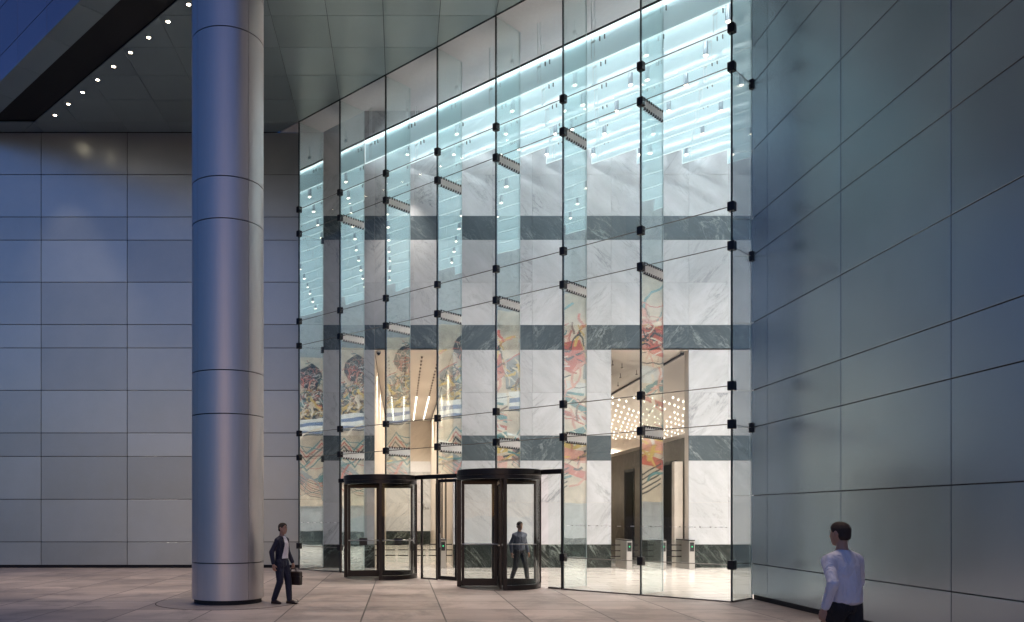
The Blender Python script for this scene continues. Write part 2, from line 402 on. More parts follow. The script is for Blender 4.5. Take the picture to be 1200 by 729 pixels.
# ------------------------------------------------------------------ round column
cx, cy, cr = -3.76, 17.99, .763
cl = empty('round_column', (cx, cy, 0)); tag(cl, 'massive round metal clad column standing on the plaza', 'column')
ZC = [.09, .88, 4.01, 4.92, 8.08, 8.96, 12.08, 12.99, TOP - .005]
for z0, z1 in zip(ZC, ZC[1:]):
    mb = MB()
    for q in range(4):
        a0 = PI / 4 + q * PI / 2
        mb.arc((0, 0), cr - .03, cr, a0 + .006, a0 + PI / 2 - .006, z0 + .011, z1 - .011, 40)
    o = mb.build('shell', M['column'], cl, smooth=True)
MB().tube((0, 0, 0), (0, 0, TOP), cr - .045, n=48).build('core', M['gap'], cl)

# ------------------------------------------------------------------ downlights in the soffit
dl0 = None
for k in range(-1, 24):
    x, y = -11.73 + .762 * k, 28.05 - .762 * k
    if k == -1: continue
    if dl0 is None:
        dl = empty('downlight', (x, y, TOP)); dl0 = dl
        MB().arc((0, 0), .055, .075, 0, 2 * PI, -.012, -.002, 20).build('trim_ring', M['silver'], dl)
        mb = MB(); mb.tube((0, 0, -.008), (0, 0, -.003), .054, n=20); mb.build('lamp', M['down_warm'], dl)
    else:
        dl = copy_tree(dl0); dl.location = (x, y, TOP)
    if k < 9:
        tag(dl, f'warm lit soffit downlight beside the dark slot, {ORD[k]} from the panel wall', 'downlight', 'downlights along the soffit slot')
    else:
        tag(dl, 'warm lit downlight in the soffit run, past the round column', 'downlight', 'downlights along the soffit slot')
    if k > 0: continue
    ld = bpy.data.lights.new('downlight_beam', 'SPOT'); ld.energy = 420; ld.color = (1, .80, .62); ld.spot_size = math.radians(58); ld.spot_blend = .8; ld.shadow_soft_size = .06
    lo = bpy.data.objects.new('beam', ld); COL.objects.link(lo); lo.parent = dl; lo.location = (0, 0, -.03)

# ------------------------------------------------------------------ marble wall of the lobby
ZM = [0, .83, 2.31, 3.80, 4.69, 6.21, 7.73, 8.61, 10.12, 11.63, 12.48, 13.94, TOP, 16.24]
UM = [-2.77, -.938, 1.845, 4.655, 7.452, 10.205, 13.0, 15.8, 18.6, 20.0]
OPEN = [(-.938, 1.845), (7.452, 10.205)]
mw = empty('marble_wall', (0, WY, 0)); tag(mw, 'white marble lobby wall with dark bands and two tall openings', 'wall')
white, dark, base = MB(), MB(), MB()
for u0, u1 in zip(UM, UM[1:]):
    for i, (z0, z1) in enumerate(zip(ZM, ZM[1:])):
        if (u0, u1) in OPEN and z1 <= 7.74: continue
        t = base if i == 0 else dark if i in (3, 6, 9) else white
        n = 2 if t is white and u1 - u0 > 2 and i not in () else 1
        for j in range(n):
            a0, a1 = u0 + (u1 - u0) * j / n, u0 + (u1 - u0) * (j + 1) / n
            t.box(a0 + .0025, a1 - .0025, 0, .05, z0 + .0025, z1 - .0025)
white.build('white_panels', M['marble'], mw); dark.build('dark_bands', M['dark_marble'], mw); base.build('dark_base', M['base_marble'], mw)
mb = MB()
for u0, u1, z0, z1 in ((-2.77, -.938, 0, 16.24), (1.845, 7.452, 0, 16.24), (10.205, 20, 0, 16.24), (-.938, 1.845, 7.75, 16.24), (7.452, 10.205, 7.75, 16.24)):
    mb.box(u0, u1, .052, .45, z0, z1)
mb.build('core', M['cream'], mw)

# lobby side walls and ceiling
o = MB().box(RX + .07, 20, 18.64, 18.68, 0, 16.24).build('lobby_side_wall', M['marble']); tag(o, 'pale marble side wall of the lobby behind the panelled side wall', 'wall')
ew = empty('lobby_end_wall', (20, 24, 0)); tag(ew, 'pale marble end wall of the lobby carrying the painted mural', 'wall')
mb = MB()
for y0, y1 in ((-5.4, -2.7), (-2.7, 0), (0, 2.7), (2.7, 5.35)):
    for z0, z1 in zip(ZM[1:], ZM[2:]): mb.box(0, .05, y0 + .002, y1 - .002, z0 + .002, z1 - .002)
mb.build('marble_panels', M['marble'], ew)
MB().box(0, .05, -5.4, 5.35, 0, .83).build('dark_base', M['base_marble'], ew); MB().box(.052, .4, -5.4, 5.35, 0, 16.24).build('core', M['gap'], ew)
# inner soffit strip, bulkhead and ceiling
C_IN = C_GLASS + FIN * math.sqrt(2)
lc = empty('lobby_ceiling', (0, 25, TOP)); tag(lc, 'grey plaster ceiling strip and higher grey ceiling above the glass baffles', 'ceiling')
CT = 16.2
pl = clip(clip([(-6, 14), (20, 14), (20, WY), (-6, WY)], 1, 1, C_GLASS + .03), -1, -1, -C_IN)
pl = clip(pl, -1, 0, -RX)
mb = MB(); mb.prism([(x, y - 25) for x, y in pl], .002, CT - TOP + .03); mb.build('ceiling_strip', M['inner_soffit'], lc)
pl = clip(clip([(-6, 14), (20, 14), (20, WY), (-6, WY)], 1, 1, C_IN + .002), 0, 1, 18.68)
mb = MB(); mb.prism([(x, y - 25) for x, y in pl], CT - TOP, CT - TOP + .04); mb.build('upper_ceiling', M['inner_soffit'], lc)

# hanging frosted glass baffles with light strips
bid = 0
for nb in range(0, 13):
    c = 28.0 + 1.6 * nb
    # from the marble wall down to the side walls
    y1 = WY - .10; x1 = c - y1
    y0 = max(18.78, c - 19.9); x0 = c - y0
    if x1 > 19.4: break
    x1 = max(x1, -2.7)
    if y1 > c - x1 + 1e-6: y1 = c - x1
    L_ = math.hypot(x0 - x1, y0 - y1)
    bf = empty('ceiling_baffle', (x1, y1, 14.28), -PI / 4)
    pos = 'nearest the glass facade' if nb == 0 else f'{ORD[nb]} back from the glass facade'
    tag(bf, f'long frosted glass ceiling baffle lit pale blue, {pos}', 'ceiling baffle', 'glass baffles under the lobby ceiling')
    MB().box(0, L_, -.010, .010, .022, .78).build('glass_panel', M['baffle'], bf)
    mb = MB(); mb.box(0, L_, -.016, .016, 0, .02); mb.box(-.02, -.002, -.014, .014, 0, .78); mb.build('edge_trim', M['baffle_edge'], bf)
    nn = int(L_ / 1.8)
    for i in range(nn + 1):
        xx = .25 + i * (L_ - .5) / max(nn, 1)
        mb = MB(); mb.tube((0, -.024, .1), (0, -.024, CT - 14.28), .012, n=6); mb.tube((.09, -.024, .1), (.09, -.024, CT - 14.28), .008, n=6); mb.box(-.02, .11, -.045, -.012, .56, .60)
        mb.build('suspension_rod', M['white_rod'], bf, loc=(xx, 0, 0))
        for q in (.25, .40): MB().box(q, q + .02, -.05, -.012, .52, .64).build('clip', M['rod'], bf, loc=(xx, 0, 0))
    MB().box(0, L_, .025, .085, .745, .77).build('light_strip', M['strip'], bf)
    MB().box(0, L_, -.075, -.035, .73, .783).build('light_strip', M['front_fill'], bf)  # added in front to lighten the facing side of the panel
    MB().box(-.02, L_, -.10, .10, .785, .84).build('strip_housing', M['fitting'], bf)

# pendant cylinder lamps
pend0 = None
for j in range(6):
    yy = 28.5 - 1.54 * j
    cnt = 0
    for i in range(-8, 9):
        xx = 8.22 + 1.6 * i
        if xx + yy < 28.0 or xx > 19.3 or xx < -1: continue
        if pend0 is None:
            pd = empty('pendant_lamp', (xx, yy, 14.26)); pend0 = pd
            MB().tube((0, 0, .03), (0, 0, .47), .065, n=16).build('cylinder', M['silver'], pd, smooth=False)
            MB().tube((0, 0, .47), (0, 0, CT - 14.26), .014, n=8).build('stem', M['white_rod'], pd)
            MB().tube((0, 0, 1.50), (0, 0, 1.58), .06, n=12).build('collar', M['silver'], pd)
            MB().tube((0, 0, 0), (0, 0, .029), .035, .06, n=16).build('lamp', M['lamp_warm'], pd)
            ld = bpy.data.lights.new('pendant_beam', 'SPOT'); ld.energy = 800; ld.color = (1, .87, .78); ld.spot_size = math.radians(70); ld.spot_blend = .9; ld.shadow_soft_size = .05
            lo = bpy.data.objects.new('beam', ld); COL.objects.link(lo); lo.parent = pd; lo.location = (0, 0, -.02)
        else:
            pd = copy_tree(pend0); pd.location = (xx, yy, 14.26)
        if j == 0:
            for ch in list(pd.children):
                if ch.type == 'LIGHT' and pd is not pend0: bpy.data.objects.remove(ch)
        cnt += 1
        tag(pd, f'slim silver pendant lamp, {ORD[cnt - 1]} along the {"lowest" if j == 0 else ORD[j] + " lowest"} row under the glass baffles', 'pendant lamp', 'pendant lamps among the ceiling baffles')

# ------------------------------------------------------------------ glass facade
gf = empty('glass_facade', (X0, Y0, 0)); tag(gf, 'tall frameless glass facade with vertical glass fins and black fittings', 'glass facade')
def lg(k, off=0.0):
    q = G(k, off); return (q[0] - X0, q[1] - Y0)
DOORTOP = 3.06
for k in range(7):
    zs = [.03] + ROWS + [TOP - .01]
    for i, (z0, z1) in enumerate(zip(zs, zs[1:])):
        if 1 <= k <= 4:
            if z1 <= DOORTOP: continue
            z0 = max(z0, DOORTOP + .01)
        c = lg(k + .5)
        MB().obox(c, D1, D2, P * math.sqrt(2) / 2 - .008, .009, z0 + .004, z1 - .004).build('glass_pane', M['glass'], gf)
bolts = lambda: None
for k in range(8):
    zb = DOORTOP + .01 if 2 <= k <= 4 else .03
    c = lg(k, .03 + FIN / 2)
    f = MB().obox(c, D2, D1, FIN / 2 - .03, .011, zb, TOP - .01).build('glass_fin', M['fin_glass'], gf)
    mb = MB(); mb.obox(lg(k, .012), D2, D1, .022, .013, zb, TOP - .01); mb.build('fin_edge', M['edge'], f)
    mb = MB(); mb.obox(lg(k, FIN - .002), D2, D1, .004, .012, zb, TOP - .01); mb.build('back_edge', M['pale_edge'], f)
    for i, z in enumerate(ROWS):
        if z < DOORTOP and 2 <= k <= 4: continue
        mb = MB(); mb.obox(lg(k, .02), D1, D2, .075, .075, z - .10, z + .10); mb.build('bolt_fitting', M['fitting'], gf, bevel=.01)
        if i in (1, 3, 5) and k not in (0, 7):
            br = MB().obox(lg(k, .10 + (FIN - .1) / 2), D2, D1, (FIN - .12) / 2, .016, z - .12, z + .12).build('bracket', M['bracket'], f)
            mb = MB()
            for q in range(9):
                d = .17 + q * (FIN - .24) / 8
                for zz in (z - .115, z + .115): mb.obox(lg(k, d), D2, D1, .019, .030, zz - .03, zz + .03)
            mb.build('bolts', M['fitting'], br)
    if k in (0, 7):
        for i in (1, 3, 5):
            z = ROWS[i]
            mb = MB(); mb.obox(lg(k, FIN - .03), D1, D2, .045, .045, z - .11, z + .11); mb.build('end_fitting', M['fitting'], f, bevel=.01)
            mb = MB(); a_, b_ = lg(k, .05), lg(k, FIN - .05); mb.tube((*a_, z), (*b_, z), .009, n=8); mb.build('tie_rod', M['rod'], f)
for z in ROWS:
    for k0, k1 in (((0, 1), (5, 7)) if z < DOORTOP else ((0, 7),)):
        mb = MB(); mb.tube((*lg(k0, -.004), z), (*lg(k1, -.004), z), .011, n=6); mb.build('joint_rod', M['rod'], gf)
for k0, k1 in ((0, 1), (5, 7)):
    mb = MB(); mb.obox(lg((k0 + k1) / 2), D1, D2, (k1 - k0) * P * R2, .03, .006, .03); mb.build('floor_channel', M['rod'], gf)
for k in (0, 7):
    mb = MB(); mb.obox(lg(k, FIN / 2 + .01), D2, D1, FIN / 2 - .03, .025, .006, .03); mb.build('floor_channel', M['rod'], gf)
mb = MB()
mb.obox(lg(3.5), D1, D2, 3.5 * P * math.sqrt(2), .02, TOP - .012, TOP + .03); mb.build('head_channel', M['edge'], gf)
# dashes of the safety marking on the glass
mb = MB(); mw_ = MB()
for k0, k1 in ((0, 1), (5, 7)):
    s = k0 + .08
    q = 0
    while s < k1 - .03:
        c = lg(s, -.0115); (mb if q % 3 else mw_).obox(c, D1, D2, .02 + .03 * (q % 3 == 0), .001, 1.615, 1.625 + .008 * (q % 2)); s += .055; q += 1
mb.build('safety_marking', M['rod'], gf); mw_.build('safety_marking', M['white_rod'], gf)

# ------------------------------------------------------------------ door frames between the revolving doors
def kof(x, y): return ((x - y) - (X0 - Y0)) / (2 * P)
def tof(k): return k
eh = empty('entrance_frame', (*G(3), 0)); tag(eh, 'dark bronze header and side frame between the revolving doors', 'door frame')
def le(k, off=0.0):
    a_, b_ = G(k, off), G(3); return (a_[0] - b_[0], a_[1] - b_[1])
BW = P * math.sqrt(2)
mb = MB(); mb.obox(le(3.0), D1, D2, 2 * BW, .06, 2.93, 3.055); mb.build('header', M['bronze'], eh, bevel=.006)
for k in (1.03, 2.72, 3.0, 4.99):
    mb = MB(); w_ = .016 if k != 2.72 else .02; mb.obox(le(k), D1, D2, w_, .03, .005, 2.93); mb.build('post', M['bronze'], eh)
for k0, k1 in ((1.05, 1.62), (2.73, 2.99), (4.79, 4.98)):
    mb = MB(); mb.obox(le((k0 + k1) / 2), D1, D2, (k1 - k0) / 2 * BW - .02, .008, .05, 2.925); mb.build('side_glass', M['glass'], eh)
    mb = MB(); mb.obox(le((k0 + k1) / 2), D1, D2, (k1 - k0) / 2 * BW - .02, .02, .006, .048); mb.build('sill', M['rod'], eh)
sd = empty('swing_door', (*G(3.03), 0)); tag(sd, 'narrow bronze framed glass door between the two revolving doors', 'door')
o_ = (G(3.03)[0], G(3.03)[1]); W_ = .70
def sdp(s): return (s * R2, -s * R2)
mb = MB()
for s0, s1, z0, z1 in ((0, .06, .02, 2.91), (W_ - .06, W_, .02, 2.91), (.06, W_ - .06, 2.82, 2.91), (.06, W_ - .06, .02, .13)):
    mb.obox(sdp((s0 + s1) / 2), D1, D2, (s1 - s0) / 2, .025, z0, z1)
mb.build('door_frame', M['bronze'], sd)
MB().obox(sdp(W_ / 2), D1, D2, W_ / 2 - .062, .006, .132, 2.818).build('door_glass', M['door_glass'], sd)
mb = MB(); mb.tube((*[q - .05 * R2 for q in sdp(.1)], .95), (*[q - .05 * R2 for q in sdp(.1)], 1.35), .013, n=8); mb.build('handle', M['steel'], sd)

# ------------------------------------------------------------------ revolving doors
def revolving(name, loc, spin):
    rd = empty(name, (*loc, 0)); RR = 1.08
    MB().tube((0, 0, 2.90), (0, 0, 3.06), RR + .03, n=64).build('canopy', M['bronze'], rd, bevel=.012)
    MB().arc((0, 0), RR - .09, RR + .015, 0, 2 * PI, 2.80, 2.898, 64).build('head_ring', M['bronze'], rd)
    MB().tube((0, 0, .002), (0, 0, .009), RR - .02, n=64).build('floor_disc', M['rod'], rd)
    # curved sides: from -Y round to +X, and from +Y round to -X
    for a0 in (-PI / 2, PI / 2):
        cs = MB().arc((0, 0), RR - .03, RR - .018, a0 + .05, a0 + PI / 2 - .05, .132, 2.798, 28).build('curved_glass', M['door_glass'], rd, smooth=True)
        mb = MB(); mb.arc((0, 0), RR - .06, RR + .012, a0 + .05, a0 + PI / 2 - .05, .01, .13, 28); mb.build('bottom_rail', M['bronze'], cs)
        for a_ in (a0 + .025, a0 + PI / 2 - .025):
            u = (math.cos(a_), math.sin(a_)); v = (-u[1], u[0])
            MB().obox((u[0] * (RR - .035), u[1] * (RR - .035)), u, v, .055, .045, .01, 2.80).build('post', M['bronze'], rd, bevel=.006)
    MB().tube((0, 0, .01), (0, 0, 2.80), .035, n=16).build('centre_shaft', M['bronze'], rd)
    for q in range(4):
        a_ = spin + q * PI / 2
        u = (math.cos(a_), math.sin(a_)); v = (-u[1], u[0])
        pt = lambda d: (u[0] * d, u[1] * d)
        mb = MB(); r0, r1 = .05, RR - .10
        for d0, d1, z0, z1 in ((r0, r0 + .075, .03, 2.78), (r1 - .075, r1, .03, 2.78), (r0 + .075, r1 - .075, 2.69, 2.78), (r0 + .075, r1 - .075, .03, .22)):
            mb.obox(pt((d0 + d1) / 2), u, v, (d1 - d0) / 2, .022, z0, z1)
        wg = mb.build('wing', M['bronze'], rd)
        MB().obox(pt((r0 + r1) / 2), u, v, (r1 - r0) / 2 - .077, .006, .222, 2.688).build('wing_glass', M['door_glass'], wg)
        mb = MB()
        for s in (-1, 1):
            p0, p1 = pt(r0 + .02), pt(r1 - .02); w0 = (v[0] * .06 * s, v[1] * .06 * s)
            mb.tube((p0[0] + w0[0], p0[1] + w0[1], 1.12), (p1[0] + w0[0], p1[1] + w0[1], 1.12), .014, n=8)
            mb.tube((p0[0], p0[1], 1.12), (p0[0] + w0[0], p0[1] + w0[1], 1.12), .012, n=6); mb.tube((p1[0], p1[1], 1.12), (p1[0] + w0[0], p1[1] + w0[1], 1.12), .012, n=6)
        mb.build('push_bar', M['steel'], wg)
    return rd
r1 = revolving('revolving_door', (2.57, 21.73), math.radians(-4) + PI / 2); tag(r1, 'bronze framed revolving door nearer the panelled side wall, a walker seen through it', 'revolving door', 'revolving doors of the lobby')
r2 = revolving('revolving_door', (-.616, 24.92), math.radians(3)); tag(r2, 'bronze framed revolving door nearer the round column, black plates on its bars', 'revolving door', 'revolving doors of the lobby')
wings = [c for c in r2.children if c.name.startswith('wing')]
for wg, q in zip(wings, range(4)):
    a_ = math.radians(3) + q * PI / 2; u = (math.cos(a_), math.sin(a_)); v = (-u[1], u[0])
    MB().obox((u[0] * .52, u[1] * .52), u, v, .12, .03, .97, 1.19).build('push_plate', M['black'], wg)

# ------------------------------------------------------------------ corridor behind the first opening
CH = 7.73
def dkbox(m, *a): m.box(*a)
k1 = empty('corridor', (.45, WY, 0)); tag(k1, 'cream lit corridor behind the opening above the revolving doors', 'corridor')
x0, x1 = -.938 - .45, 1.845 - .45
MB().box(x0, x1, .0, 23, CH, CH + .05).build('ceiling', M['hall_ceiling'], k1)
for s, xa, xb in ((-1, x0 - .3, x0), (1, x1, x1 + .3)):
    mb = MB()
    for q in range(8):
        mb.box(xa, xb, .452 + q * 2.8, .452 + (q + 1) * 2.8 - .006, 0, CH - .12)
    o = mb.build('side_wall', M['cream'], k1)
    MB().box(xa, xb, .452, 23, CH - .118, CH).build('shadow_gap', M['recess'], o)
    for q in range(4):
        ya = 4.2 + q * 3.1
        xi = (x0, x0 + .02) if s < 0 else (x1 - .02, x1)
        MB().box(xi[0], xi[1], ya, ya + 1.05, .005, 3.5).build('portal', M['recess'], o)
ed = MB()
for q in range(2):
    for z0, z1 in ((.83, 2.6), (2.6, 4.55)): ed.box(x0 + q * (x1 - x0) / 2 + .002, x0 + (q + 1) * (x1 - x0) / 2 - .002, 22.6, 22.7, z0 + .002, z1 - .002)
ew1 = ed.build('end_wall', M['marble'], k1)
MB().box(x0, x1, 22.6, 22.7, 0, .83).build('base_band', M['base_marble'], ew1)
MB().box(x0, x1, 22.6, 22.7, 4.552, 5.2).build('upper_band', M['inner_soffit'], ew1)
MB().box(x0, x1, 22.6, 22.7, 5.202, CH).build('upper_panel', M['cream'], ew1)
for r in range(4):
    xr = -.467 + .617 * r
    ll = empty('linear_light', (xr, WY + 1.2, CH)); tag(ll, f'row of small ceiling lamps in the corridor, {ORD[r]} row counted from the round column', 'ceiling light', 'light rows in the corridor ceiling')
    MB().box(-.035, .035, 0, 21, -.012, -.002).build('track', M['hall_ceiling'], ll)
    for q in range(28):
        lit = q >= 14
        MB().box(-.03, .03, q * .75, q * .75 + (.22 if lit else .20), -.05, -.014).build('lamp', M['hall_lamp'] if lit else M['dull_lamp'], ll)

    for q in range(4):
        ld = bpy.data.lights.new('fill_beam', 'SPOT'); ld.energy = 270; ld.color = (1, .87, .74); ld.spot_size = math.radians(140); ld.spot_blend = .8; ld.shadow_soft_size = .05  # added spots brightening the corridor, the nearer ones below unlit lamps
        lo = bpy.data.objects.new('beam', ld); COL.objects.link(lo); lo.parent = ll; lo.location = (0, 2.0 + q * 5.2, -.08)

# hall behind the second opening
k2 = empty('lift_hall', (8.8, WY, 0)); tag(k2, 'lift hall with olive marble wall and ceiling of lamps and mirrored dots behind the wider bright opening', 'hall')
MB().box(7.452 - 8.8, 12, 0, 36, CH, CH + .05).build('ceiling', M['hall_ceiling'], k2)  # runs on past the marble wall, in place of a reflection there
MB().box(7.152 - 8.8, 7.452 - 8.8, .452, 36, 0, CH).build('side_wall', M['cream'], k2)
MB().box(7.452 - 8.8, 12, 35.5, 35.8, 0, CH).build('end_wall', M['cream'], k2)
XW = 10.205 - 8.8
mb = MB()
for q in range(10):
    mb.box(XW, XW + .3, .452 + q * 3.4, .452 + (q + 1) * 3.4 - .006, 0, 4.66)
lw = mb.build('marble_lift_wall', M['hall_marble'], k2)
MB().box(XW - .01, XW + .31, .452, 34.5, 4.662, 4.80).build('coping', M['cream'], lw)
MB().box(XW - .36, XW - .06, .452, .75, 0, 3.80).build('stone_pier', M['cream'], k2)
for ya in (1.45, 7.0, 12.5):
    d = MB().box(XW - .03, XW - .002, ya - .12, ya + 1.42, .005, 3.90).build('lift_portal', M['base_marble'], lw)
    MB().box(XW - .05, XW - .031, ya, ya + 1.3, .005, 3.78).build('opening', M['recess'], d)  # flat black slab standing in for the shade inside a doorway
MB().box(.0, .05, 0.5, 26, CH - .09, CH - .002).build('ceiling_cove', M['bronze'], k2, loc=(XW - .05, 0, 0))
dd0 = du0 = None
nlit = 0
for i in range(0, 44):
    for j in range(24):
        xx = 7.55 + .50 * i; yy = 30.6 + 1.5 * j + (i % 2) * .75
        px = 470 + 970 * xx / yy; py = 602 - 5.81 * 970 / yy
        if not (712 < px < 812 and yy < 64): continue
        if random.random() < .12: continue
        xx += random.uniform(-.04, .04); yy += random.uniform(-.12, .12)
        if yy < 41:
            if xx > 10.0: continue
            if du0 is None:
                o = du0 = empty('hall_downlight', (xx, yy, CH))
                MB().tube((0, 0, -.16), (0, 0, -.001), .012, n=6).build('stem', M['dull_lamp'], o); MB().tube((0, 0, -.185), (0, 0, -.161), .045, n=12).build('lamp', M['dull_lamp'], o)
            else: o = copy_tree(du0); o.location = (xx, yy, CH)
            tag(o, 'small dark unlit ceiling lamp on a short stem in the lift hall', 'ceiling lamp', 'unlit lamps of the lift hall ceiling')
        else:
            if dd0 is None:
                mb = MB(); zz = [(-.09, .012), (-.08, .024), (-.06, .032), (-.035, .026), (-.003, .014)]
                for (za, ra), (zb, rb) in zip(zz, zz[1:]): mb.tube((0, 0, za), (0, 0, zb), ra, rb, n=12)
                o = dd0 = mb.build('mirrored_lamp', M['hall_lamp'], loc=(xx, yy, CH))  # dots past the marble wall stand in for lamps mirrored in it
            else: o = dd0.copy(); COL.objects.link(o); o.location = (xx, yy, CH)
            nlit += 1
            if nlit % 7 == 1:
                ld = bpy.data.lights.new('fill_beam', 'SPOT'); ld.energy = 700; ld.color = (1, .87, .74); ld.spot_size = math.radians(140); ld.spot_blend = .8; ld.shadow_soft_size = .05  # spot added under a mirrored dot to brighten the hall
                lo = bpy.data.objects.new('beam', ld); COL.objects.link(lo); lo.parent = o; lo.location = (0, 0, -.16)
            tag(o, 'small glowing dot standing in for a lamp reflected in the lift hall wall', 'ceiling lamp', 'dots standing in for lamp reflections in the lift hall')
# large ceiling panels of light would be out of sight; added spots under the mirrored dots light the hall

# security cameras by the openings
sc0 = None
for x, lab in ((-.80, 'small dark dome camera at the top corner of the corridor opening'), (10.05, 'small dark dome camera at the top corner of the lift hall opening')):
    if sc0 is None:
        sc0 = o = empty('security_camera', (x, WY + .25, CH))
        MB().tube((0, 0, -.06), (0, 0, -.002), .09, n=16).build('base', M['steel'], o)
        MB().tube((0, 0, -.15), (0, 0, -.061), .03, .08, n=16).build('dome', M['black'], o)
    else: o = copy_tree(sc0); o.location = (x, WY + .25, CH)
    tag(o, lab, 'security camera')

# ------------------------------------------------------------------ turnstiles
def turnstile(loc):
    t = empty('turnstile', loc)
    mb = MB(); mb.box(-.10, .10, 0, 1.5, .005, .98); mb.build('cabinet', M['steel'], t, bevel=.012)
    MB().box(-.105, .105, -.01, 1.51, .982, 1.02).build('top', M['black'], t, bevel=.006)
    MB().box(-.07, .07, -.014, -.002, .62, .93).build('reader_panel', M['black'], t)
    MB().box(-.022, .022, -.018, -.0145, .76, .81).build('indicator', M['led'], t)
    for s in (-1, 1):
        gl = MB().box(*sorted((s * .11, s * .50)), .70, .715, .16, 1.0).build('glass_flap', M['door_glass'], t)
        mb = MB()
        for z in (.40, .60, .80): mb.box(*sorted((s * .13, s * .49)), .69, .699, z, z + .035)
        mb.build('flap_band', M['bronze'], gl)
    return t
t0 = None
for x, y, lab in ((7.85, 28.45, 'steel turnstile beside the white marble pier in the lift hall opening, card reader dark'), (9.02, 28.45, 'steel turnstile in the middle of the lift hall opening'), (10.0, 28.45, 'steel turnstile at the stone pier edge of the lift hall opening'),
                  (-.70, 29.1, 'steel turnstile at the round column side of the corridor opening'), (.39, 29.1, 'steel turnstile in the middle of the corridor opening'), (1.48, 29.1, 'steel turnstile with green light seen through the narrow glass door')):
    if t0 is None: t = t0 = turnstile((x, y, 0))
    else: t = copy_tree(t0); t.location = (x, y, 0)
    tag(t, lab, 'turnstile', 'turnstiles before the lobby openings')

# wall sign on the corridor's end wall
ws = empty('wall_sign', (1.55, WY + 22.58, 2.2)); tag(ws, 'small black ring symbol over C2-5 lettering on the corridor end wall', 'sign')
def text(body, size, loc, name, parent):
    cu = bpy.data.curves.new(name, 'FONT'); cu.body = body; cu.size = size; cu.extrude = .004; cu.align_x = 'CENTER'
    cu.materials.append(M['black'])
    t = bpy.data.objects.new(name, cu); COL.objects.link(t)
    dg = bpy.context.evaluated_depsgraph_get(); dg.update()
    me = bpy.data.meshes.new_from_object(t.evaluated_get(dg)); bpy.data.objects.remove(t)
    me.materials.clear(); me.materials.append(M['black'])
    o = bpy.data.objects.new(name, me); COL.objects.link(o); o.parent = parent; o.location = loc; o.rotation_euler = (PI / 2, 0, 0); return o
text('C2-5', .19, (0, 0, 0), 'lettering', ws)
mb = MB(); mb.arc((0, 0), .035, .055, 0, 2 * PI, -.004, .004, 20)
for i, q in enumerate(mb.v): mb.v[i] = (q[0] - .14, q[2], q[1] + .29)
mb.tube((-.20, 0, .19), (-.08, 0, .19), .010, n=6); mb.build('symbol', M['black'], ws)

# ------------------------------------------------------------------ mural (plain abstract stand-in)
mu = empty('mural', (19.99, 24.5, 2.4)); tag(mu, 'large colourful abstract mural mirrored in the glass fins', 'mural')
cols = {'cream': (.72, .60, .48), 'white': (.70, .68, .66), 'blue': (.12, .16, .28), 'teal': (.07, .19, .20), 'red': (.48, .10, .07), 'black': (.02, .02, .025), 'yellow': (.60, .40, .10), 'brown': (.16, .075, .05), 'pink': (.62, .28, .21), 'grey': (.28, .29, .30)}
MC = {k: plain('mural_' + k, v, .55, var=.5, scale=2.2) for k, v in cols.items()}
MB().box(-.06, 0, -4.3, 4.3, 0, 9.3).build('canvas', MC['cream'], mu)
layer = [0]
shapes = {k: MB() for k in cols}
def shp(col, pts):
    layer[0] += 1
    xx = -.061 - layer[0] * .0012
    shapes[col].hull([(xx, y - 24.5, z - 2.4) for y, z in pts], [(xx - .001, y - 24.5, z - 2.4) for y, z in pts])
def band(col, pts, w):
    for (y0, z0), (y1, z1) in zip(pts, pts[1:]): shp(col, [(y0, z0 - w / 2), (y1, z1 - w / 2), (y1, z1 + w / 2), (y0, z0 + w / 2)])
def ell(col, y, z, ry, rz, n=18, jit=.08):
    shp(col, [(y + ry * math.cos(t) * (1 + random.uniform(-jit, jit)), z + rz * math.sin(t) * (1 + random.uniform(-jit, jit))) for t in [2 * PI * i / n for i in range(n)]])
def squig(col, y, z, ln, w, turn=1.2):
    a_ = random.uniform(0, 2 * PI); pts = [(y, z)]
    for q in range(4):
        a_ += random.uniform(-turn, turn); pts.append((pts[-1][0] + ln / 4 * math.cos(a_), pts[-1][1] + ln / 4 * math.sin(a_)))
    for (ya, za), (yb, zb) in zip(pts, pts[1:]):
        d = math.hypot(yb - ya, zb - za); nx, nz = -(zb - za) / d * w / 2, (yb - ya) / d * w / 2
        shp(col, [(ya - nx, za - nz), (yb - nx, zb - nz), (yb + nx, zb + nz), (ya + nx, za + nz)])
shp('pink', [(27.4, 8.2), (28.8, 7.9), (28.8, 9.4), (27.7, 9.0)]); shp('grey', [(24.9, 7.9), (26.0, 7.8), (25.6, 9.6), (24.9, 9.3)])
ell('black', 26.35, 10.5, .72, .8); ell('brown', 26.6, 9.0, .75, .85); ell('teal', 26.1, 8.6, .45, .5)
for i in range(70): squig(random.choice(['pink', 'red', 'teal', 'white', 'brown', 'cream', 'pink']), random.gauss(26.35, .34), random.gauss(10.5, .34), random.uniform(.15, .5), random.uniform(.02, .05))
for i in range(110): squig(random.choice(['cream', 'yellow', 'black', 'red', 'white', 'teal', 'black', 'pink']), random.gauss(26.5, .5), random.gauss(8.9, .5), random.uniform(.3, .9), random.uniform(.03, .08))
for i in range(70): squig(random.choice(['yellow', 'yellow', 'cream', 'brown', 'yellow', 'black']), random.gauss(26.4, .75), random.gauss(8.1, .3), random.uniform(.3, 1.0), random.uniform(.05, .13))
shp('white', [(24.9, 6.9), (28.8, 7.1), (28.8, 7.9), (24.9, 7.6)]); band('blue', [(24.9, 7.2), (28.8, 7.6)], .22); band('blue', [(24.9, 6.85), (28.8, 7.0)], .14); band('black', [(24.9, 6.72), (28.8, 6.84)], .08)
